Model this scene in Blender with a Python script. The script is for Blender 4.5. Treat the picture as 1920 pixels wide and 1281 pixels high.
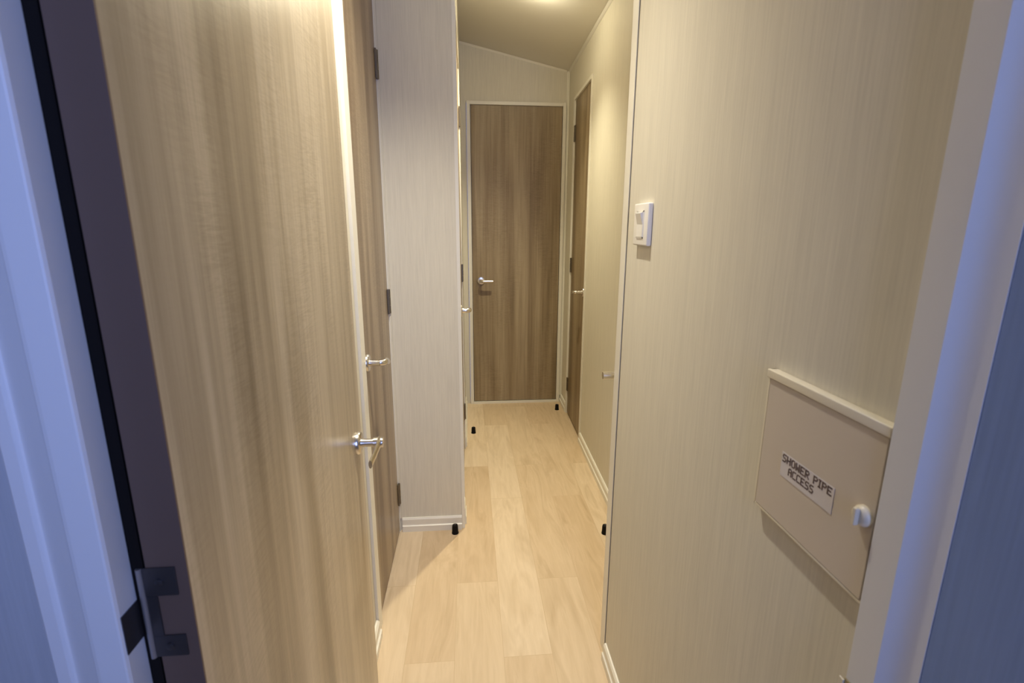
import bpy, bmesh, math, random
from mathutils import Matrix, Vector

# ------------------------------------------------------------------ clear
for o in list(bpy.data.objects):
    bpy.data.objects.remove(o, do_unlink=True)
scn = bpy.context.scene
COL = scn.collection
H = 1.2                                    # camera height above the floor

# ------------------------------------------------------------------ camera
F_PX, PITCH, YAW, ROLL = 935.78, 0.22839, 0.08665, 0.0039
f = Vector((math.sin(YAW)*math.cos(PITCH), math.cos(YAW)*math.cos(PITCH), -math.sin(PITCH)))
r = Vector((math.cos(YAW), -math.sin(YAW), 0))
u = r.cross(f)
r2 = r*math.cos(ROLL) + u*math.sin(ROLL)
u2 = -r*math.sin(ROLL) + u*math.cos(ROLL)
cd = bpy.data.cameras.new('camera')
cam = bpy.data.objects.new('camera', cd)
COL.objects.link(cam)
cd.sensor_width = 36
cd.sensor_fit = 'HORIZONTAL'
cd.lens = 36*F_PX/1920
cd.clip_start = 0.02
cd.dof.use_dof = True
cd.dof.focus_distance = 2.0
cd.dof.aperture_fstop = 9.0
m3 = Matrix((r2, u2, -f)).transposed()
cam.matrix_world = Matrix.Translation((0, 0, H)) @ m3.to_4x4()
scn.camera = cam

# ------------------------------------------------------------------ world, exposure
w = bpy.data.worlds.new('world')
scn.world = w
w.use_nodes = True
bg = w.node_tree.nodes['Background']
bg.inputs[0].default_value = (0.22, 0.34, 0.9, 1)
bg.inputs[1].default_value = 0.5
scn.view_settings.view_transform = 'Standard'
scn.view_settings.look = 'None'
scn.view_settings.gamma = 1
scn.view_settings.use_curve_mapping = False
scn.view_settings.exposure = 0.90

# daylight let in by an added, unseen window behind the camera
ld = bpy.data.lights.new('window_daylight', 'AREA')
ld.shape = "RECTANGLE"; ld.size = 0.30; ld.size_y = 0.9
ld.energy = 3.5
ld.color = (0.37, 0.49, 1.0)
lo = bpy.data.objects.new('window_daylight', ld)
lo.location = (0.20, -0.83, H+0.15)
lo.rotation_euler = (math.radians(90), 0, math.radians(25))      # shines forward and a little left
ld.spread = math.radians(125)
COL.objects.link(lo)

LAMP_W = [(60.0, 0.4, 102), (50.0, 1.3, 112)]      # spot watts, glow watts, cone
LAMP_COL = [(1.0, 0.925, 0.77), (1.0, 0.905, 0.64)]

# ------------------------------------------------------------------ materials
def mat(name, col, rough=0.6, metal=0.0, spec=0.5):
    m = bpy.data.materials.new(name); m.use_nodes = True
    b = m.node_tree.nodes['Principled BSDF']
    b.inputs['Base Color'].default_value = (*col, 1)
    b.inputs['Roughness'].default_value = rough
    b.inputs['Metallic'].default_value = metal
    b.inputs['Specular IOR Level'].default_value = spec
    return m, m.node_tree, b

def node(nt, t, **kw):
    n = nt.nodes.new(t)
    for k, v in kw.items():
        if k in n.inputs.keys() if isinstance(k, str) else False: n.inputs[k].default_value = v
        else: setattr(n, k, v)
    return n

def coords(nt, scale, rot=(0, 0, 0), loc=(0, 0, 0)):
    tc = nt.nodes.new('ShaderNodeTexCoord')
    mp = nt.nodes.new('ShaderNodeMapping')
    mp.inputs['Scale'].default_value = scale
    mp.inputs['Rotation'].default_value = rot
    mp.inputs['Location'].default_value = loc
    nt.links.new(tc.outputs['Object'], mp.inputs['Vector'])
    return mp.outputs[0]

def noise(nt, vec, scale=1, detail=4, rough=0.5, dist=0.0):
    n = nt.nodes.new('ShaderNodeTexNoise')
    n.inputs['Scale'].default_value = scale
    n.inputs['Detail'].default_value = detail
    n.inputs['Roughness'].default_value = rough
    n.inputs['Distortion'].default_value = dist
    nt.links.new(vec, n.inputs['Vector'])
    return n.outputs['Fac']

def ramp(nt, fac, stops):
    rp = nt.nodes.new('ShaderNodeValToRGB')
    e = rp.color_ramp.elements
    while len(e) < len(stops): e.new(0.5)
    for i, (p, c) in enumerate(stops):
        e[i].position = p; e[i].color = (*c, 1)
    nt.links.new(fac, rp.inputs[0])
    return rp.outputs[0]

def mixc(nt, a, b, fac, mode='MIX'):
    mx = nt.nodes.new('ShaderNodeMix'); mx.data_type = 'RGBA'; mx.blend_type = mode
    if isinstance(fac, float): mx.inputs[0].default_value = fac
    else: nt.links.new(fac, mx.inputs[0])
    for s, v in ((6, a), (7, b)):
        if isinstance(v, tuple): mx.inputs[s].default_value = (*v, 1)
        else: nt.links.new(v, mx.inputs[s])
    return mx.outputs[2]

def bump(nt, b, h, strength, dist=0.001):
    bp = nt.nodes.new('ShaderNodeBump')
    bp.inputs['Strength'].default_value = strength
    bp.inputs['Distance'].default_value = dist
    nt.links.new(h, bp.inputs['Height'])
    nt.links.new(bp.outputs[0], b.inputs['Normal'])

def wallpaper(name, base):
    """vinyl wallboard paper with fine vertical thread streaks"""
    m, nt, b = mat(name, base, 0.6, 0, 0.22)
    v = coords(nt, (260, 260, 9))
    n = noise(nt, v, 1, 3, 0.6)
    v2 = coords(nt, (60, 60, 2.5), loc=(3, 1, 2))
    n2 = noise(nt, v2, 1, 2, 0.5)
    lo_ = tuple(c*0.94 for c in base); hi = tuple(min(1, c*1.04) for c in base)
    c = ramp(nt, n, [(0.3, lo_), (0.7, hi)])
    c = mixc(nt, c, ramp(nt, n2, [(0.3, (0.96, 0.96, 0.96)), (0.7, (1, 1, 1))]), 1.0, 'MULTIPLY')
    nt.links.new(c, b.inputs['Base Color'])
    bump(nt, b, n, 0.25, 0.0006)
    return m

def wood(name, dark, mid, light, seed=0.0, rough=0.36, spec=0.5):
    """grey-brown oak foil: vertical grain bands with fine cross flecks"""
    m, nt, b = mat(name, mid, rough, 0, spec)
    broad = noise(nt, coords(nt, (9, 9, 0.45), loc=(seed, seed*2, seed)), 1, 3, 0.55, 0.35)
    fine = noise(nt, coords(nt, (90, 90, 2.2), loc=(seed, 0, seed)), 1, 5, 0.6, 0.2)
    pore = noise(nt, coords(nt, (300, 300, 7), loc=(0, seed, 0)), 1, 3, 0.6)
    fleck = noise(nt, coords(nt, (16, 16, 120), loc=(seed, 0, 0)), 1, 3, 0.6, 2.2)
    patch = noise(nt, coords(nt, (7, 7, 2.0), loc=(0, seed, 3)), 1, 2, 0.5, 0.5)
    pm = ramp(nt, patch, [(0.42, (0.08, 0.08, 0.08)), (0.62, (0.75, 0.75, 0.75))])
    c = ramp(nt, broad, [(0.34, dark), (0.49, mid), (0.64, light)])
    c = mixc(nt, c, ramp(nt, fine, [(0.30, (0.72, 0.70, 0.68)), (0.62, (1.0, 1.0, 1.0))]), 0.8, 'MULTIPLY')
    c = mixc(nt, c, ramp(nt, pore, [(0.30, (0.80, 0.78, 0.75)), (0.55, (1.0, 1.0, 1.0))]), 0.5, 'MULTIPLY')
    c = mixc(nt, c, ramp(nt, fleck, [(0.38, (0.80, 0.78, 0.75)), (0.58, (1.0, 1.0, 1.0))]), pm, 'MULTIPLY')
    nt.links.new(c, b.inputs['Base Color'])
    bump(nt, b, fleck, 0.12, 0.0008)
    return m

M = {}
M['paper'] = wallpaper('wallpaper_cream', (0.72, 0.68, 0.575))
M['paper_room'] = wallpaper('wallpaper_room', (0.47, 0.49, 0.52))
M['paper_side'] = wallpaper('wallpaper_side', (0.24, 0.34, 0.62))  # darker, bluer version of the room paper, used on the right wall only
M['ceiling'] = mat('ceiling_white', (0.70, 0.67, 0.60), 0.7)[0]
M['trim'] = mat('trim_cream', (0.80, 0.77, 0.68), 0.38)[0]
M['foil'] = mat('foil_white', (0.76, 0.76, 0.76), 0.45)[0]
M['door_edge'] = mat('dark_door_edge', (0.125, 0.080, 0.060), 0.5)[0]
M['wood_a'] = wood('oak_foil_near', (0.255, 0.200, 0.130), (0.42, 0.345, 0.235), (0.57, 0.485, 0.355), 8.1, 0.30, 0.8)
M['wood_b'] = wood('oak_foil_cupboard', (0.23, 0.165, 0.10), (0.36, 0.275, 0.18), (0.47, 0.385, 0.27), 4.1)
M['wood_c'] = wood('oak_foil_end', (0.21, 0.152, 0.086), (0.325, 0.248, 0.150), (0.425, 0.34, 0.22), 7.7, 0.42, 0.35)
M['nickel'] = mat('satin_nickel', (0.72, 0.68, 0.62), 0.24, 1.0)[0]
M['hinge'] = mat('hinge_bronze', (0.20, 0.17, 0.13), 0.42, 0.9)[0]
M['hinge_dark'] = mat('hinge_gunmetal', (0.10, 0.095, 0.10), 0.38, 0.8)[0]
M['hinge_pin'] = mat('hinge_pin_steel', (0.40, 0.38, 0.38), 0.35, 0.7)[0]
M['rubber'] = mat('black_rubber_and_shade', (0.006, 0.005, 0.005), 0.6, 0, 0.12)[0]  # door stops; also blackens the hinge gap strip as painted shade
M['plastic'] = mat('white_plastic', (0.86, 0.84, 0.80), 0.3)[0]
M['panel'] = mat('panel_cream', (0.66, 0.585, 0.49), 0.4)[0]
M['panel_lip'] = mat('panel_lip_cream', (0.78, 0.72, 0.58), 0.35)[0]
M['knob'] = mat('knob_ivory', (0.72, 0.66, 0.52), 0.35)[0]
M['sticker'] = mat('sticker_white', (0.72, 0.68, 0.68), 0.5)[0]
M['ink'] = mat('ink_dark', (0.15, 0.10, 0.09), 0.6)[0]
M['brass'] = mat('strike_plate_brass', (0.42, 0.36, 0.22), 0.35, 0.8)[0]
M['dark'] = mat('gap_shade_grey', (0.12, 0.105, 0.085), 0.8)[0]  # dark colour painted for the shade inside the wall-end gap
me, nt, b = mat('lamp_glow', (1, 0.95, 0.85), 0.5)
b.inputs['Emission Color'].default_value = (1, 0.88, 0.68, 1)
b.inputs['Emission Strength'].default_value = 14
M['glow'] = me

def floor_mat():
    m, nt, b = mat('oak_vinyl_plank', (0.6, 0.43, 0.26), 0.42, 0, 0.4)
    tc = nt.nodes.new('ShaderNodeTexCoord')
    mp = nt.nodes.new('ShaderNodeMapping')
    mp.inputs['Rotation'].default_value = (0, 0, math.radians(90))
    mp.inputs['Location'].default_value = (0.33, 0.057, 0)
    nt.links.new(tc.outputs['Object'], mp.inputs['Vector'])
    br = nt.nodes.new('ShaderNodeTexBrick')
    br.inputs['Color1'].default_value = (0.0, 0.0, 0.0, 1)
    br.inputs['Color2'].default_value = (1, 1, 1, 1)
    br.inputs['Mortar'].default_value = (0.5, 0.5, 0.5, 1)
    br.inputs['Scale'].default_value = 1.0
    br.inputs['Mortar Size'].default_value = 0.0009
    br.inputs['Mortar Smooth'].default_value = 0.6
    br.inputs['Brick Width'].default_value = 0.85
    br.inputs['Row Height'].default_value = 0.140
    br.offset = 0.37
    nt.links.new(mp.outputs[0], br.inputs['Vector'])
    tint = ramp(nt, br.outputs['Color'], [(0.0, (0.60, 0.455, 0.295)), (0.5, (0.65, 0.51, 0.345)), (1.0, (0.71, 0.575, 0.41))])
    # grain differs from plank to plank: shift the noise by the plank's value
    off = nt.nodes.new('ShaderNodeVectorMath'); off.operation = 'MULTIPLY_ADD'
    nt.links.new(br.outputs['Color'], off.inputs[0])
    off.inputs[1].default_value = (7, 5, 3)
    nt.links.new(tc.outputs['Object'], off.inputs[2])
    mp2 = nt.nodes.new('ShaderNodeMapping')
    mp2.inputs['Scale'].default_value = (13, 2.2, 1)
    nt.links.new(off.outputs[0], mp2.inputs['Vector'])
    g1 = noise(nt, mp2.outputs[0], 1, 3, 0.55, 1.6)
    mp3 = nt.nodes.new('ShaderNodeMapping')
    mp3.inputs['Scale'].default_value = (70, 5, 1)
    nt.links.new(off.outputs[0], mp3.inputs['Vector'])
    g2 = noise(nt, mp3.outputs[0], 1, 4, 0.6, 0.4)
    c = mixc(nt, tint, ramp(nt, g1, [(0.30, (0.80, 0.76, 0.70)), (0.5, (1, 1, 1)), (0.72, (0.88, 0.85, 0.80))]), 0.8, 'MULTIPLY')
    c = mixc(nt, c, ramp(nt, g2, [(0.3, (0.88, 0.86, 0.82)), (0.6, (1, 1, 1))]), 0.6, 'MULTIPLY')
    c = mixc(nt, c, (0.40, 0.27, 0.14), mixfac(nt, br.outputs['Fac'], 0.45))
    nt.links.new(c, b.inputs['Base Color'])
    return m

def mixfac(nt, fac, k):
    n = nt.nodes.new('ShaderNodeMath'); n.operation = 'MULTIPLY'
    nt.links.new(fac, n.inputs[0]); n.inputs[1].default_value = k
    return n.outputs[0]
M['floor'] = floor_mat()

# ------------------------------------------------------------------ mesh helpers
def box(bm, x0, x1, y0, y1, z0, z1, bev=0.0):
    r = bmesh.ops.create_cube(bm, size=1)
    vs = r['verts']
    for v in vs:
        v.co = Vector(((x0+x1)/2 + v.co.x*abs(x1-x0), (y0+y1)/2 + v.co.y*abs(y1-y0), (z0+z1)/2 + v.co.z*abs(z1-z0)))
    if bev > 0:
        es = list({e for v in vs for e in v.link_edges})
        bmesh.ops.bevel(bm, geom=es, offset=bev, segments=3, profile=0.6, affect='EDGES')

def tube(bm, pts, rad, seg=20, sx=1.0, sz=1.0, cap=True):
    """swept round (or flattened) bar through pts; rad may be a list"""
    pts = [Vector(p) for p in pts]
    rads = rad if isinstance(rad, (list, tuple)) else [rad]*len(pts)
    rings = []
    for i, p in enumerate(pts):
        a = pts[max(i-1, 0)]; c = pts[min(i+1, len(pts)-1)]
        t = (c-a).normalized()
        up = Vector((0, 0, 1)) if abs(t.z) < 0.9 else Vector((0, 1, 0))
        s = t.cross(up).normalized(); q = s.cross(t).normalized()
        ring = [bm.verts.new(p + s*math.cos(2*math.pi*k/seg)*rads[i]*sx + q*math.sin(2*math.pi*k/seg)*rads[i]*sz) for k in range(seg)]
        rings.append(ring)
    for A, B in zip(rings, rings[1:]):
        for k in range(seg):
            bm.faces.new((A[k], A[(k+1) % seg], B[(k+1) % seg], B[k]))
    if cap:
        bm.faces.new(rings[0][::-1]); bm.faces.new(rings[-1])

def prism(bm, prof, z0, z1):
    """closed outline in x,y extruded in z"""
    A = [bm.verts.new((x, y, z0)) for x, y in prof]
    B = [bm.verts.new((x, y, z1)) for x, y in prof]
    n = len(prof)
    for i in range(n):
        bm.faces.new((A[i], A[(i+1) % n], B[(i+1) % n], B[i]))
    bm.faces.new(A[::-1]); bm.faces.new(B)

def obj(name, bm, material, parent=None, smooth=False):
    bmesh.ops.recalc_face_normals(bm, faces=bm.faces)
    me = bpy.data.meshes.new(name)
    bm.to_mesh(me); bm.free()
    if smooth:
        me.shade_smooth()
        try: me.set_sharp_from_angle(angle=math.radians(38))
        except Exception: pass
    me.materials.append(material)
    o = bpy.data.objects.new(name, me)
    COL.objects.link(o)
    if parent: o.parent = parent
    return o

def B(*boxes, bev=0.0):
    bm = bmesh.new()
    for b_ in boxes: box(bm, *b_, bev=bev)
    return bm

def tag(o, label, cat, group=None, kind=None):
    o['label'] = label; o['category'] = cat
    if group: o['group'] = group
    if kind: o['kind'] = kind
    return o

def empty(name, loc=(0, 0, 0), rz=0.0):
    o = bpy.data.objects.new(name, None)
    o.location = loc; o.rotation_euler = (0, 0, rz); o.empty_display_size = 0.1
    COL.objects.link(o)
    return o

def struct(o, label, cat):
    return tag(o, label, cat, kind='structure')

# hall geometry
XL, XR = -0.29, 0.37            # near hall walls
XFL = -0.035                    # far left wall (beyond the pier)
YP, YE = 1.82, 3.28             # pier face, end wall
XP2 = 0.645
ceil_z = lambda x: H + 0.915 + 0.218*(0.62-x)
# far right wall stands at a slight angle: local frame, x=0 is its face, y along it
RA = -math.atan2(0.030, 1.38)
R0 = Vector((0.602, 1.9, 0))
def rloc(y): return Vector((R0.x + math.sin(-RA)*(y), R0.y + math.cos(RA)*y, 0))

# ------------------------------------------------------------------ structure
o = obj('floor', B((-1.4, 0.78, -1.7, 3.42, -0.04, 0.0)), M['floor'])
struct(o, 'pale oak plank vinyl floor running the length of the hallway', 'floor')

bm = bmesh.new()                # sloping ceiling slab of the hall
ys = (0.40, 3.40)
xs = (-1.4, 0.78)
lowv = [bm.verts.new((x, y, ceil_z(x))) for x, y in ((xs[0], ys[0]), (xs[1], ys[0]), (xs[1], ys[1]), (xs[0], ys[1]))]
hiv = [bm.verts.new((v.co.x, v.co.y, v.co.z+0.05)) for v in lowv]
bm.faces.new(lowv[::-1]); bm.faces.new(hiv)
for i in range(4): bm.faces.new((lowv[i], lowv[(i+1) % 4], hiv[(i+1) % 4], hiv[i]))
o = obj('ceiling', bm, M['ceiling'])
struct(o, 'smooth off-white ceiling sloping down to the right above the hallway', 'ceiling')

def wall_poly(bm, x0, x1, y0, y1, z0):
    """wall block whose top follows the sloping ceiling"""
    c = [(x0, y0), (x1, y0), (x1, y1), (x0, y1)]
    A = [bm.verts.new((x, y, z0)) for x, y in c]
    T = [bm.verts.new((x, y, ceil_z(x)+0.01)) for x, y in c]
    bm.faces.new(A[::-1]); bm.faces.new(T)
    for i in range(4): bm.faces.new((A[i], A[(i+1) % 4], T[(i+1) % 4], T[i]))

D2Y0, D2Y1, D2Z = 1.335, 1.812, H+0.70
bm = bmesh.new()
wall_poly(bm, XL-0.06, XL, 0.402, 1.286, 0)
wall_poly(bm, XL-0.06, XL, 1.286, YP, D2Z+0.03)
o = obj('wall_left', bm, M['paper']); struct(o, 'papered cream left wall around the oak cupboard door', 'wall')

bm = bmesh.new()
wall_poly(bm, XL-0.06, XFL, YP, YP+0.05, 0)
o = obj('wall_pier', bm, M['paper']); struct(o, 'short cream papered wall end facing the camera left of the passage', 'wall')

D5Y0, D5Y1 = 1.95, 2.56
bm = bmesh.new()
wall_poly(bm, XFL-0.05, XFL, YP+0.05, D5Y0-0.02, 0)
wall_poly(bm, XFL-0.05, XFL, D5Y1+0.02, YE, 0)
wall_poly(bm, XFL-0.05, XFL, D5Y0-0.02, D5Y1+0.02, H+0.73)
o = obj('wall_left_far', bm, M['paper']); struct(o, 'narrow sliver of left wall beyond the wall end', 'wall')

bm = bmesh.new()
wall_poly(bm, XFL-0.05, 0.0, YE, YE+0.05, 0)
wall_poly(bm, 0.615, 0.75, YE, YE+0.05, 0)
wall_poly(bm, 0.0, 0.615, YE, YE+0.05, H+0.735)
o = obj('wall_end', bm, M['paper']); struct(o, 'cream end wall above and around the closed oak door', 'wall')

bm = bmesh.new()
wall_poly(bm, XR, XR+0.04, 0.367, 1.158, 0)
o = obj('wall_right', bm, M['paper']); struct(o, 'large cream streaked wallpaper wall at right with switch and hatch', 'wall')

# far right wall (local frame): wall face x=0, door 3 between 0.72 and 1.17
D3A, D3B, D3Z = 0.715, 1.155, H+0.70
bm = bmesh.new()
def wl(bm, y0, y1, z0):
    c = [(0, y0), (0.06, y0), (0.06, y1), (0, y1)]
    A = [bm.verts.new((x, y, z0)) for x, y in c]
    T = [bm.verts.new((x, y, ceil_z(R0.x+0.022*y+x)+0.01)) for x, y in c]
    bm.faces.new(A[::-1]); bm.faces.new(T)
    for i in range(4): bm.faces.new((A[i], A[(i+1) % 4], T[(i+1) % 4], T[i]))
wl(bm, -0.735, D3A-0.018, 0)
wl(bm, D3B+0.018, 1.40, 0)
wl(bm, D3A-0.018, D3B+0.018, D3Z+0.018)
o = obj('wall_right_far', bm, M['paper']); o.location = R0; o.rotation_euler = (0, 0, RA)
struct(o, 'cream right wall of the far passage around the narrow oak door', 'wall')

# return wall behind the end of the near right wall, holding door 4
bm = bmesh.new()
wall_poly(bm, XR+0.04, XP2, 1.158, 1.17, 0)
o = obj('wall_return', bm, M['paper']); struct(o, 'hidden return wall behind the end of the right wall', 'wall')

# room behind the camera ------------------------------------------------
RX = 0.368
YB = -0.80
ZT = H+1.08
o = obj('wall_room_right', B((RX, RX+0.05, YB, 0.3095, 0, ZT)), M['paper_side'])
struct(o, 'dark bluish bedroom side wall at the right edge', 'wall')
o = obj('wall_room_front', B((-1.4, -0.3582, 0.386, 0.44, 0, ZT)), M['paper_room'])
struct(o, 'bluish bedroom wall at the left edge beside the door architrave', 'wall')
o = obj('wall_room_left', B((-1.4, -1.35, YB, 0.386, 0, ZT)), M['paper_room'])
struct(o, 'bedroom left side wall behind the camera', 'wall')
WX0, WX1, WZ0, WZ1 = 0.04, 0.36, H-0.32, H+0.62
o = obj('wall_back', B((-1.4, WX0, YB-0.05, YB, 0, ZT), (WX1, RX+0.05, YB-0.05, YB, 0, ZT),
                       (WX0, WX1, YB-0.05, YB, 0, WZ0), (WX0, WX1, YB-0.05, YB, WZ1, ZT)), M['paper_room'])
struct(o, 'bedroom outer wall behind the camera', 'wall')
o = obj('ceiling_room', B((-1.4, RX+0.05, YB-0.05, 0.40, ZT, ZT+0.05)), M['ceiling'])
struct(o, 'bedroom ceiling behind the camera', 'ceiling')
o = obj('window_added', B((WX0-0.03, WX1+0.03, YB, YB+0.012, WZ0-0.03, WZ0), (WX0-0.03, WX1+0.03, YB, YB+0.012, WZ1, WZ1+0.03),
                      (WX0-0.03, WX0, YB, YB+0.012, WZ0, WZ1), (WX1, WX1+0.03, YB, YB+0.012, WZ0, WZ1)), M['trim'])  # added window, out of view, placed to steer the daylight
struct(o, 'added white window frame, unseen behind the camera, for the daylight', 'window')

# ------------------------------------------------------------------ fittings
def screw_bm(p, axis, rad=0.0035):
    bm = bmesh.new()
    p = Vector(p); a = Vector(axis)
    tube(bm, [p, p+a*0.0012, p+a*0.0016], [rad, rad, rad*0.55], 14)
    return bm

def lever_handle(parent, p, out, along, L=0.095, proj=0.052, flat=False, tipup=0.0, mat_=None, k_=1.0):
    """satin lever on a round rose: p on the leaf, out = away from the leaf, along = lever direction"""
    mat_ = mat_ or M['nickel']
    p = Vector(p); out = Vector(out); al = Vector(along)
    h = obj('door_handle', rose_bm(p, out), mat_, parent, True)
    bm = bmesh.new()
    tube(bm, [p+out*0.008, p+out*0.018, p+out*(proj-0.010)], [0.0105, 0.0088, 0.0088], 20)
    if flat:
        # neck turning into a flat tapering blade
        tube(bm, [p+out*(proj-0.016), p+out*(proj-0.004), p+out*(proj+0.004)], [0.0118, 0.0122, 0.0112], 20)
        a0 = p+out*(proj-0.004)
        pts = [a0 - al*0.008] + [a0 + al*(L*t) + out*(0.001*math.sin(t*3)) + Vector((0, 0, tipup*t*t)) for t in (0.0, .15, .35, .6, .85, 1.0)]
        tube(bm, pts, [0.0125, 0.0130, 0.0115, 0.0102, 0.0096, 0.0092, 0.0086], 18, sx=0.42, sz=1.0)
    else:
        c = p+out*(proj-0.010)
        pts = [c]
        for k in range(1, 7):
            t = k/6*math.pi/2
            pts.append(c + out*(0.012*math.sin(t)) + al*(0.012*(1-math.cos(t))))
        e = pts[-1]
        for t in (.25, .5, .75, 1.0): pts.append(e + al*(L-0.012)*t + Vector((0, 0, tipup*t*t)))
        n = len(pts)
        tube(bm, pts, [0.0088*k_]*(n-4) + [0.0086*k_, 0.0083*k_, 0.0080*k_, 0.0076*k_], 18)
    obj('lever', bm, mat_, h, True)
    return h

def rose_bm(p, out):
    bm = bmesh.new()
    tube(bm, [p, p+out*0.005, p+out*0.0085, p+out*0.0095], [0.0255, 0.0255, 0.0235, 0.0195], 32)
    return bm

def hinge(parent, p, along_out, length=0.085, rad=0.0036, mat_=None):
    """butt hinge seen as its knuckle plus two slim leaves; p = centre on the corner"""
    mat_ = mat_ or M['hinge']
    bm = bmesh.new()
    x, y, z = p; s = along_out
    seg = length/3
    for k in range(3):
        tube(bm, [(x, y, z-length/2+seg*k+0.0006), (x, y, z-length/2+seg*(k+1)-0.0006)], rad, 14)
    h = obj('hinge', bm, mat_, parent, True)
    for d in (-1, 1):
        obj('hinge_leaf', B((x-s*rad*1.5 if s > 0 else x, x if s > 0 else x-s*rad*1.5, min(y, y+d*0.018), max(y, y+d*0.018), z-length/2, z+length/2)), mat_, h)
    return h

# ------------------------------------------------------------------ door 1 : open door at the left, hinged next to the camera
d1 = empty('door_1', (-0.265, 0.40, 0))
struct(d1, 'open oak door folded back at the left, nearest the camera, dark hinge edge', 'door')
T1 = Matrix.Translation((0.265, -0.40, 0))
def sub(o, par, base):
    o.parent = par; return o
DX0, DX1, DY0, DY1 = -0.2818, -0.248, 0.401, 1.078
Z10, Z11 = 0.012, H+0.80
leaf_loc = lambda x, y, z: (x+0.265, y-0.40, z)
def Bl(par, *boxes, bev=0.0):
    """boxes given in world coordinates, stored relative to the parent thing"""
    bm = B(*boxes, bev=bev)
    bmesh.ops.transform(bm, matrix=Matrix.Translation(-Vector(par.location)), verts=bm.verts)
    return bm
def rel(par, bm):
    bmesh.ops.transform(bm, matrix=Matrix.Translation(-Vector(par.location)), verts=bm.verts)
    return bm
leaf = obj('door_leaf', Bl(d1, (DX0, DX1, DY0+0.0015, DY1, Z10, Z11)), M['wood_a'], d1)
e = obj('leaf_edge', Bl(d1, (DX0, DX1, DY0-0.0005, DY0+0.0015, Z10, Z11)), M['door_edge'], leaf)
e['label'] = 'dark hinge edge of the near door'
lp = Vector((0.265, -0.40, 0))
h = lever_handle(d1, Vector((DX1, 1.032, H-0.462))+lp, (1, 0, 0), (0, -1, 0), L=0.105, proj=0.052, flat=True)

# door 1 frame (jamb lining and stepped architrave, both sides of the opening)
JT = H+0.83
bm = bmesh.new()
prof_left = [(-0.2925, 0.399), (-0.2925, 0.378), (-0.2935, 0.3755), (-0.2950, 0.3750), (-0.3150, 0.3750), (-0.3180, 0.3755),
             (-0.3195, 0.3765), (-0.3430, 0.3855), (-0.3440, 0.3845), (-0.3455, 0.3820), (-0.3550, 0.3815), (-0.3570, 0.3830), (-0.3578, 0.3858), (-0.3578, 0.399)]
prism(bm, prof_left, 0, JT+0.04)
fr = obj('door_frame', rel(d1, bm), M['foil'], d1)
fr['label'] = 'white stepped door frame'
sl = obj('hinge_gap_shade', Bl(d1, (-0.2925, -0.2828, 0.3995, 0.409, 0.0, Z11)), M['rubber'], d1)  # black filler paints the shade seen between frame and leaf
sl['label'] = 'black strip painting the shade in the hinge gap'
bm = bmesh.new()
prof_right = [(0.357, 0.3668), (0.357, 0.3385)]
prof_right += [(0.3605, 0.3345), (0.3635, 0.3300), (0.3655, 0.3250), (0.3668, 0.3180), (0.3675, 0.3100), (0.395, 0.3100), (0.395, 0.3668)]
prism(bm, prof_right, 0, JT+0.04)
fr2 = obj('door_frame', rel(d1, bm), M['foil'], d1, True)
fr2['label'] = 'white door frame side with a coved edge'
obj('door_frame', Bl(d1, (-0.2925, 0.357, 0.340, 0.3665, JT, JT+0.04)), M['foil'], d1)
# strike plate on the right jamb
sp = obj('strike_plate', Bl(d1, (0.3552, 0.3568, 0.340, 0.3665, H-0.51, H-0.424)), M['brass'], d1)
obj('strike_lip', Bl(d1, (0.3535, 0.3552, 0.3660, 0.3715, H-0.51, H-0.426), bev=0.0006), M['knob'], sp)

# flush hinges of door 1 (leaf tabs top and bottom, frame leaf in the middle)
def flush_hinge(zc):
    z0, z1 = zc-0.0455, zc+0.0455
    bm = bmesh.new()
    pin = [(-0.2868, 0.3990, z0), (-0.2868, 0.3990, z1)]
    tube(bm, pin, 0.0024, 14)
    h = obj('hinge', rel(d1, bm), M['hinge_pin'], d1, True)
    def plate(zb, zt):
        o = obj('hinge_leaf', Bl(d1, (-0.2865, -0.2575, 0.3988, 0.4004, zb, zt), bev=0.0006), M['hinge_dark'], h)
        return o
    plate(z1-0.028, z1); plate(z0, z0+0.022)
    obj('hinge_leaf', Bl(d1, (-0.2865, -0.2755, 0.3990, 0.4004, z0+0.022, z1-0.028)), M['hinge_dark'], h)
    obj('hinge_leaf', Bl(d1, (-0.2924, -0.2915, 0.3775, 0.3985, z0+0.024, z1-0.030)), M['hinge_dark'], h)
    for zz in (z1-0.014, z0+0.011):
        obj('screw', rel(d1, screw_bm((-0.2715, 0.3988, zz), (0, -1, 0))), M['hinge_dark'], h, True)
for zc in (H-0.334, H+0.50, H-1.03): flush_hinge(zc)

# ------------------------------------------------------------------ door 2 : oak cupboard door in the left wall
d2 = empty('door_2', (XL, 1.57, 0))
struct(d2, 'closed oak cupboard door in the left wall before the wall end', 'door')
obj('door_leaf', Bl(d2, (XL-0.035, XL-0.001, D2Y0+0.002, D2Y1-0.003, 0.012, D2Z)), M['wood_b'], d2)
fo = obj('door_frame', Bl(d2, (XL-0.045, XL+0.008, 1.287, D2Y0, 0, D2Z+0.028), (XL-0.045, XL+0.006, D2Y0, YP-0.001, D2Z+0.002, D2Z+0.028),
                          (XL-0.045, XL+0.002, D2Y1, YP-0.0005, 0, D2Z+0.002), (XL-0.059, XL-0.037, 1.287, YP-0.001, 0, D2Z+0.028)), M['trim'], d2)
fo['label'] = 'cream frame'
lever_handle(d2, Vector((XL-0.001, 1.383, H-0.378))-Vector(d2.location), (1, 0, 0), (0, 1, 0), L=0.060, proj=0.048, tipup=-0.014)
for zc in (0.507, -0.267, -1.031):
    hinge(d2, Vector((XL+0.0055, 1.811, H+zc+0.0))-Vector(d2.location), 1, 0.088, 0.0034)

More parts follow.
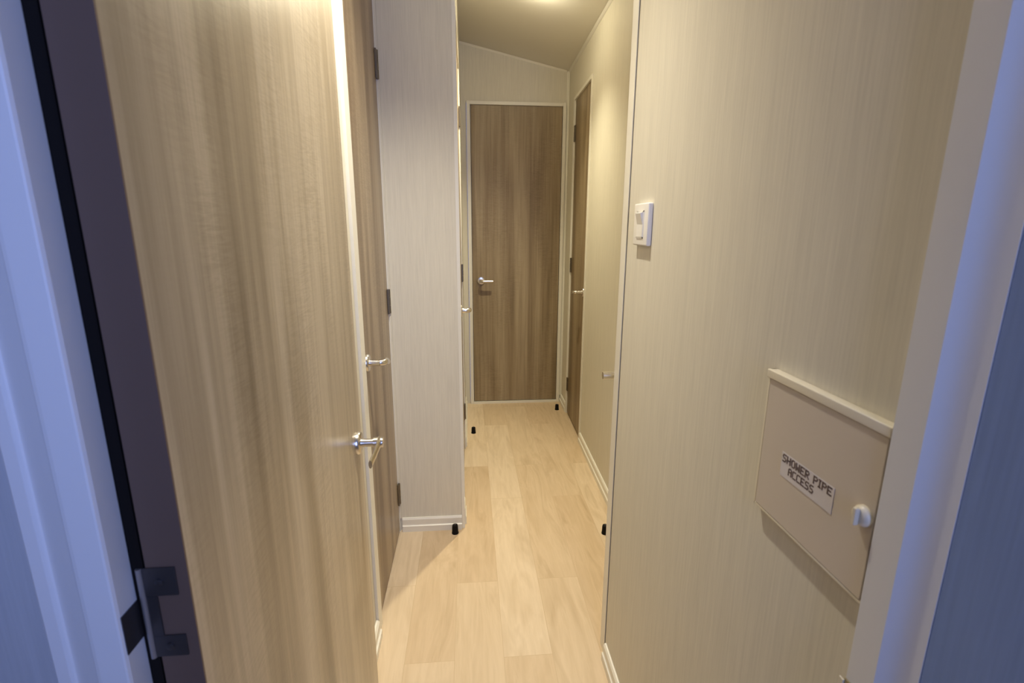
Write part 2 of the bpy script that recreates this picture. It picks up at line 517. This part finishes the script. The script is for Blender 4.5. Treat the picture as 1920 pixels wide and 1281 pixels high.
# ------------------------------------------------------------------ door 3 : end door
d3 = empty('door_3', (0.308, YE, 0))
struct(d3, 'closed oak door filling the end wall of the passage', 'door')
obj('door_leaf', Bl(d3, (0.026, 0.591, YE-0.004, YE+0.03, 0.018, H+0.711)), M['wood_c'], d3)
fo = obj('door_frame', Bl(d3, (0.001, 0.023, YE-0.014, YE+0.04, 0.0, H+0.733), (0.594, 0.614, YE-0.014, YE+0.04, 0.0, H+0.733),
                          (0.023, 0.594, YE-0.014, YE+0.04, H+0.713, H+0.733), (0.001, 0.614, YE+0.032, YE+0.05, 0, H+0.733), bev=0.002), M['trim'], d3)
fo['label'] = 'cream frame'
th = obj('threshold', Bl(d3, (0.023, 0.594, YE-0.016, YE+0.03, 0.0, 0.014)), M['trim'], d3)
lever_handle(d3, Vector((0.080, YE-0.004, H-0.352))-Vector(d3.location), (0, -1, 0), (1, 0, 0), L=0.075, proj=0.052)

# ------------------------------------------------------------------ door 4 : narrow oak door in far right wall (local frame)
d4 = empty('door_4', tuple(R0), RA)
struct(d4, 'narrow closed oak door in the right wall beside the end door', 'door')
obj('door_leaf', B((0.002, 0.035, D3A+0.002, D3B-0.002, 0.012, D3Z-0.002)), M['wood_c'], d4)
fo = obj('door_frame', B((-0.008, 0.04, D3A-0.017, D3A, 0, D3Z+0.017), (-0.008, 0.04, D3B, D3B+0.017, 0, D3Z+0.017),
                         (-0.008, 0.04, D3A, D3B, D3Z, D3Z+0.017), (0.037, 0.058, D3A-0.016, D3B+0.016, 0, D3Z+0.017)), M['trim'], d4)
fo['label'] = 'cream frame'
lever_handle(d4, (0.002, D3A+0.045, H-0.352), (-1, 0, 0), (0, 1, 0), L=0.060, proj=0.050, tipup=-0.008)
for zc in (0.52, -0.235, -1.0):
    hinge(d4, (-0.004, D3B-0.004, H+zc), -1, 0.088, 0.0034)

# ------------------------------------------------------------------ door 5 : left door beyond the wall end (seen edge on)
d5 = empty('door_5', (XFL, 2.25, 0))
struct(d5, 'closed oak door seen edge-on in the left wall past the wall end', 'door')
obj('door_leaf', Bl(d5, (XFL-0.035, XFL-0.002, D5Y0+0.002, D5Y1-0.002, 0.012, H+0.71)), M['wood_c'], d5)
fo = obj('door_frame', Bl(d5, (XFL-0.04, XFL+0.004, D5Y0-0.019, D5Y0, 0, H+0.729), (XFL-0.04, XFL+0.004, D5Y1, D5Y1+0.019, 0, H+0.729),
                          (XFL-0.04, XFL+0.004, D5Y0, D5Y1, H+0.711, H+0.729), (XFL-0.05, XFL-0.037, D5Y0-0.018, D5Y1+0.018, 0, H+0.729)), M['trim'], d5)
fo['label'] = 'cream frame'
lever_handle(d5, Vector((XFL-0.002, 1.985, H-0.333))-Vector(d5.location), (1, 0, 0), (0, 1, 0), L=0.060, proj=0.036, tipup=-0.010)
for zc in (0.50, -0.235, -0.98):
    hinge(d5, Vector((XFL+0.0045, D5Y1-0.004, H+zc))-Vector(d5.location), 1, 0.088, 0.0034)

# ------------------------------------------------------------------ door 6 : door in the return, only its edge and lever tip show
d6 = empty('door_6', (0.49, 1.19, 0))
struct(d6, 'cream-edged door behind the right wall corner, only lever tip showing', 'door')
obj('door_leaf', Bl(d6, (0.372, 0.594, 1.1765, 1.2055, 0.012, H+0.98)), M['trim'], d6)
lever_handle(d6, Vector((0.413, 1.206, H-0.390))-Vector(d6.location), (0, 1, 0), (-1, 0, 0), L=0.060, proj=0.046, k_=1.3)

# ------------------------------------------------------------------ trims
bm = B((XR-0.0005, XR+0.0015, 1.167, 1.206, 0, ceil_z(XR)))
o = obj('trim_1', bm, M['trim']); struct(o, 'cream corner strip at the end of the right wall', 'trim')
o = obj('trim_gap_shade', B((XR+0.002, XR+0.03, 1.158, 1.1669, 0, ceil_z(XR)-0.02)), M['dark']); struct(o, 'thin dark strip painting the shade in the gap beside the cream corner strip', 'trim')  # dark filler colour stands in for the shade in the open gap
bm = B((XFL-0.007, XFL+0.004, YP-0.0035, YP, 0, ceil_z(XFL)-0.002), (XFL, XFL+0.004, YP, YP+0.022, 0, ceil_z(XFL)-0.002))
o = obj('trim_3', bm, M['trim']); struct(o, 'cream corner strip on the wall end left of the passage', 'trim')
bm = bmesh.new()
xe = R0.x+0.022*1.38
prism(bm, [(xe-0.018, YE-0.0005), (xe-0.010, YE-0.008), (xe-0.002, YE-0.016), (xe-0.001, YE-0.0005)], 0.05, ceil_z(xe)-0.002)
o = obj('trim_4', bm, M['trim']); struct(o, 'cream corner bead between end wall and right wall', 'trim')
bm = B((XL+0.0005, XL+0.0085, YP-0.006, YP-0.0005, 0.058, ceil_z(XL)-0.002))
o = obj('trim_7', bm, M['paper']); struct(o, 'thin joint strip between oak cupboard door and wall end', 'trim')

def sloped_bead(name, x0, x1, y, sy, label):
    bm = bmesh.new()
    A = []
    for x in (x0, x1):
        z = ceil_z(x)-0.001
        A.append([bm.verts.new(p) for p in ((x, y, z), (x, y+sy*0.010, z), (x, y+sy*0.003, z-0.007), (x, y, z-0.010))])
    for i in range(4): bm.faces.new((A[0][i], A[0][(i+1) % 4], A[1][(i+1) % 4], A[1][i]))
    bm.faces.new(A[0]); bm.faces.new(A[1][::-1])
    o = obj(name, bm, M['trim']); struct(o, label, 'trim')
sloped_bead('trim_5', XFL, xe-0.02, YE-0.0003, -1, 'cream bead where the sloping ceiling meets the end wall')
# ceiling bead along the far right wall
bm = bmesh.new()
A = []
for y in (-0.73, 1.36):
    z = ceil_z(R0.x+0.022*y)-0.001
    A.append([bm.verts.new(p) for p in ((-0.0003, y, z-0.011), (-0.004, y, z-0.008), (-0.011, y, z+0.0015), (-0.0003, y, z))])
for i in range(4): bm.faces.new((A[0][i], A[0][(i+1) % 4], A[1][(i+1) % 4], A[1][i]))
bm.faces.new(A[0]); bm.faces.new(A[1][::-1])
o = obj('trim_6', bm, M['ceiling']); o.location = R0; o.rotation_euler = (0, 0, RA)
struct(o, 'slim bead where the ceiling meets the far right wall', 'trim')

# ------------------------------------------------------------------ baseboards (two-step profile)
def base_prof(t=0.013, h=0.058):
    return [(0, 0), (t, 0), (t, h*0.42), (t*0.72, h*0.47), (t*0.66, h*0.52), (t*0.66, h*0.88), (t*0.35, h), (0, h)]
def baseboard(name, p0, p1, out, label, t=0.013, h=0.058):
    p0 = Vector((*p0, 0)); p1 = Vector((*p1, 0)); out = Vector((*out, 0)).normalized()
    bm = bmesh.new(); A = []
    for p in (p0, p1): A.append([bm.verts.new(p + out*(a+0.0003) + Vector((0, 0, b_))) for a, b_ in base_prof(t, h)])
    n = len(A[0])
    for i in range(n): bm.faces.new((A[0][i], A[0][(i+1) % n], A[1][(i+1) % n], A[1][i]))
    bm.faces.new(A[0]); bm.faces.new(A[1][::-1])
    o = obj(name, bm, M['trim']); struct(o, label, 'baseboard')
    return o
baseboard('baseboard_pier', (XL+0.010, YP), (XFL-0.008, YP), (0, -1), 'cream baseboard under the short wall end at left')
baseboard('baseboard_left', (XL, 0.46), (XL, 1.284), (1, 0), 'cream baseboard stub behind the near open door', 0.016)
baseboard('baseboard_left_far', (XFL, YP+0.024), (XFL, D5Y0-0.021), (1, 0), 'cream baseboard sliver beside the passage entrance', 0.010, 0.075)
baseboard('baseboard_left_end', (XFL, D5Y1+0.021), (XFL, YE-0.016), (1, 0), 'short cream baseboard left of the end door', 0.012)
nrm = (-math.cos(RA), -math.sin(RA))
def rw(y): v = rloc(y); return (v.x, v.y)
baseboard('baseboard_right_far', rw(-0.66), rw(D3A-0.018), nrm, 'long cream baseboard along the far right wall')
baseboard('baseboard_right_end', rw(D3B+0.018), (xe-0.002, YE-0.016), nrm, 'short cream baseboard between narrow door and end wall')
baseboard('baseboard_end', (0.615, YE), (xe-0.014, YE), (0, -1), 'tiny cream baseboard piece right of the end door', 0.012)
baseboard('baseboard_right', (XR, 0.368), (XR, 1.150), (-1, 0), 'cream baseboard under the large right wall', 0.012, 0.055)

# ------------------------------------------------------------------ light switch on right wall
sw = empty('light_switch', (XR, 1.045, H+0.0))
tag(sw, 'white plastic light switch on the cream wall near its corner', 'light switch')
obj('switch_plate', Bl(sw, (XR-0.0105, XR-0.0002, 1.003, 1.089, H-0.040, H+0.046), bev=0.003), M['plastic'], sw, True)
bm = bmesh.new()
prof = [(XR-0.0105, H+0.028), (XR-0.0175, H+0.026), (XR-0.0120, H+0.003), (XR-0.0125, H-0.022), (XR-0.0105, H-0.022)]
A = [bm.verts.new((x, 1.030, z)) for x, z in prof]; C = [bm.verts.new((x, 1.062, z)) for x, z in prof]
for i in range(5): bm.faces.new((A[i], A[(i+1) % 5], C[(i+1) % 5], C[i]))
bm.faces.new(A[::-1]); bm.faces.new(C)
rk = obj('rocker', rel(sw, bm), M['plastic'], sw)
obj('rocker_surround', Bl(sw, (XR-0.0118, XR-0.0100, 1.026, 1.0295, H-0.025, H+0.031), (XR-0.0118, XR-0.0100, 1.0625, 1.066, H-0.025, H+0.031),
                          (XR-0.0118, XR-0.0100, 1.026, 1.066, H+0.0285, H+0.031), (XR-0.0118, XR-0.0100, 1.026, 1.066, H-0.025, H-0.0225)), M['plastic'], sw)

# ------------------------------------------------------------------ shower pipe access hatch
PY0, PY1, PZ0, PZ1 = 0.3685, 0.551, H-0.346, H-0.167
hp = empty('access_hatch', (XR, 0.48, H-0.262))
tag(hp, 'cream plastic access hatch labelled for the shower pipe on the right wall', 'access hatch')
XO = XR-0.0002
fo = obj('hatch_frame', Bl(hp, (XO-0.012, XO, PY0, PY1, PZ1-0.010, PZ1), (XO-0.009, XO, PY0, PY1, PZ0, PZ0+0.004),
                           (XO-0.009, XO, PY1-0.004, PY1, PZ0, PZ1), (XO-0.009, XO, PY0, PY0+0.003, PZ0, PZ1), bev=0.0012), M['panel_lip'], hp, True)
dr = obj('hatch_door', Bl(hp, (XO-0.0095, XO-0.001, PY0+0.0036, PY1-0.0046, PZ0+0.0046, PZ1-0.0112), bev=0.0008), M['panel'], hp)
kb = bmesh.new()
kp = Vector((XO-0.0095, 0.3825, H-0.2595))
tube(kb, [kp, kp+Vector((-0.003, 0, 0)), kp+Vector((-0.006, 0, 0)), kp+Vector((-0.0070, 0, 0))], [0.0100, 0.0100, 0.0085, 0.0065], 28)
k_ = obj('knob', rel(hp, kb), M['knob'], dr, True)
obj('knob_grip', Bl(hp, (kp.x-0.0115, kp.x-0.0068, kp.y-0.002, kp.y+0.002, kp.z-0.0085, kp.z+0.0085), bev=0.001), M['knob'], k_)
XS = XO-0.0097
st = obj('label_sticker', Bl(hp, (XS-0.0003, XS, 0.4215, 0.5065, H-0.2830, H-0.2540)), M['sticker'], dr)
st['label'] = 'white sticker printed SHOWER PIPE ACCESS'

# block letters for the sticker, drawn as small strokes on a 5x7 grid
FONT = {
 'S': ["01111","10000","10000","01110","00001","00001","11110"], 'H': ["10001","10001","10001","11111","10001","10001","10001"],
 'O': ["01110","10001","10001","10001","10001","10001","01110"], 'W': ["10001","10001","10001","10101","10101","11011","10001"],
 'E': ["11111","10000","10000","11110","10000","10000","11111"], 'R': ["11110","10001","10001","11110","10100","10010","10001"],
 'P': ["11110","10001","10001","11110","10000","10000","10000"], 'I': ["111","010","010","010","010","010","111"],
 'A': ["01110","10001","10001","11111","10001","10001","10001"], 'C': ["01111","10000","10000","10000","10000","10000","01111"], ' ': ["000"]*7}
FONT = {k: v for k, v in FONT.items()}
def lettering(text, y_left, y_right, ztop, hgt):
    cells = sum(len(FONT[c][0]) for c in text) + (len(text)-1)*1.2
    cw = (y_left-y_right)/cells; ch = hgt/7
    bm = bmesh.new(); yy = y_left
    for c in text:
        g = FONT[c]
        for rI, row in enumerate(g):
            for cI, v in enumerate(row):
                if v == '1':
                    y1 = yy-cI*cw+cw*0.16; y0 = yy-(cI+1)*cw-cw*0.16
                    box(bm, XS-0.0006, XS-0.0003, y0, y1, ztop-(rI+1)*ch-ch*0.05, ztop-rI*ch+ch*0.05)
        yy -= (len(g[0])+1.2)*cw
    return bm
obj('printed_text', rel(hp, lettering('SHOWER PIPE', 0.5045, 0.4245, H-0.2555, 0.0092)), M['ink'], st)
obj('printed_text', rel(hp, lettering('ACCESS', 0.4920, 0.4500, H-0.2675, 0.0092)), M['ink'], st)

# ------------------------------------------------------------------ rubber door stops on the floor
def door_stop(x, y, label):
    t = empty('door_stop', (x, y, 0))
    tag(t, label, 'door stop', 'rubber door stops on the floor')
    bm = bmesh.new()
    tube(bm, [(0, 0, 0.0), (0, 0, 0.004), (0, 0, 0.006), (0, 0, 0.030), (0, 0, 0.036), (0, 0, 0.038)], [0.0135, 0.0135, 0.0125, 0.0115, 0.0105, 0.0075], 24)
    bo = obj('rubber_body', bm, M['rubber'], t, True)
    bm = bmesh.new()
    tube(bm, [(0, 0, 0.0382), (0, 0, 0.0386)], 0.0035, 12)
    obj('screw', bm, M['hinge_dark'], bo, True)
    return t
door_stop(-0.070, 1.785, 'black rubber door stop in front of the cream wall end corner')
door_stop(0.014, 2.770, 'black rubber door stop standing alone at left in the far passage')
door_stop(0.574, 3.115, 'black rubber door stop beside the right foot of the end door frame')
door_stop(0.527, 1.735, 'black rubber door stop half hidden behind the right wall corner')

# ------------------------------------------------------------------ ceiling lights
def ceiling_light(x, y, watt, label):
    t = empty('ceiling_light', (x, y, ceil_z(x)))
    t.rotation_euler = (0, math.atan(0.218), 0)
    tag(t, label, 'ceiling light', 'round lamps on the hallway ceiling')
    bm = bmesh.new()
    tube(bm, [(0, 0, 0.0), (0, 0, -0.006), (0, 0, -0.010)], [0.046, 0.046, 0.040], 36)
    bz = obj('bezel', bm, M['trim'], t, True)
    bm = bmesh.new()
    tube(bm, [(0, 0, -0.0102), (0, 0, -0.013), (0, 0, -0.015), (0, 0, -0.016)], [0.034, 0.032, 0.024, 0.010], 36)
    obj('diffuser', bm, M['glow'], t, True)
    l = bpy.data.lights.new('ceiling_light_bulb', 'SPOT')
    l.spot_size = math.radians(watt[2]); l.spot_blend = 1.0
    l.energy = watt[0]; l.color = watt[3]; l.shadow_soft_size = 0.022
    lo = bpy.data.objects.new('ceiling_light_bulb', l)
    lo.location = (0, 0, -0.022); lo.parent = t
    COL.objects.link(lo)
    g = bpy.data.lights.new('ceiling_light_glow', 'POINT')       # light leaving the domed diffuser sideways
    g.energy = watt[1]; g.color = watt[3]; g.shadow_soft_size = 0.025
    go = bpy.data.objects.new('ceiling_light_glow', g)
    go.location = (0, 0, -0.045); go.parent = t
    COL.objects.link(go)
ceiling_light(0.02, 1.08, LAMP_W[0]+(LAMP_COL[0],), 'round ceiling lamp nearest the camera, above the near hall')
ceiling_light(0.305, 2.37, LAMP_W[1]+(LAMP_COL[1],), 'round ceiling lamp glowing at the top edge before the end door')
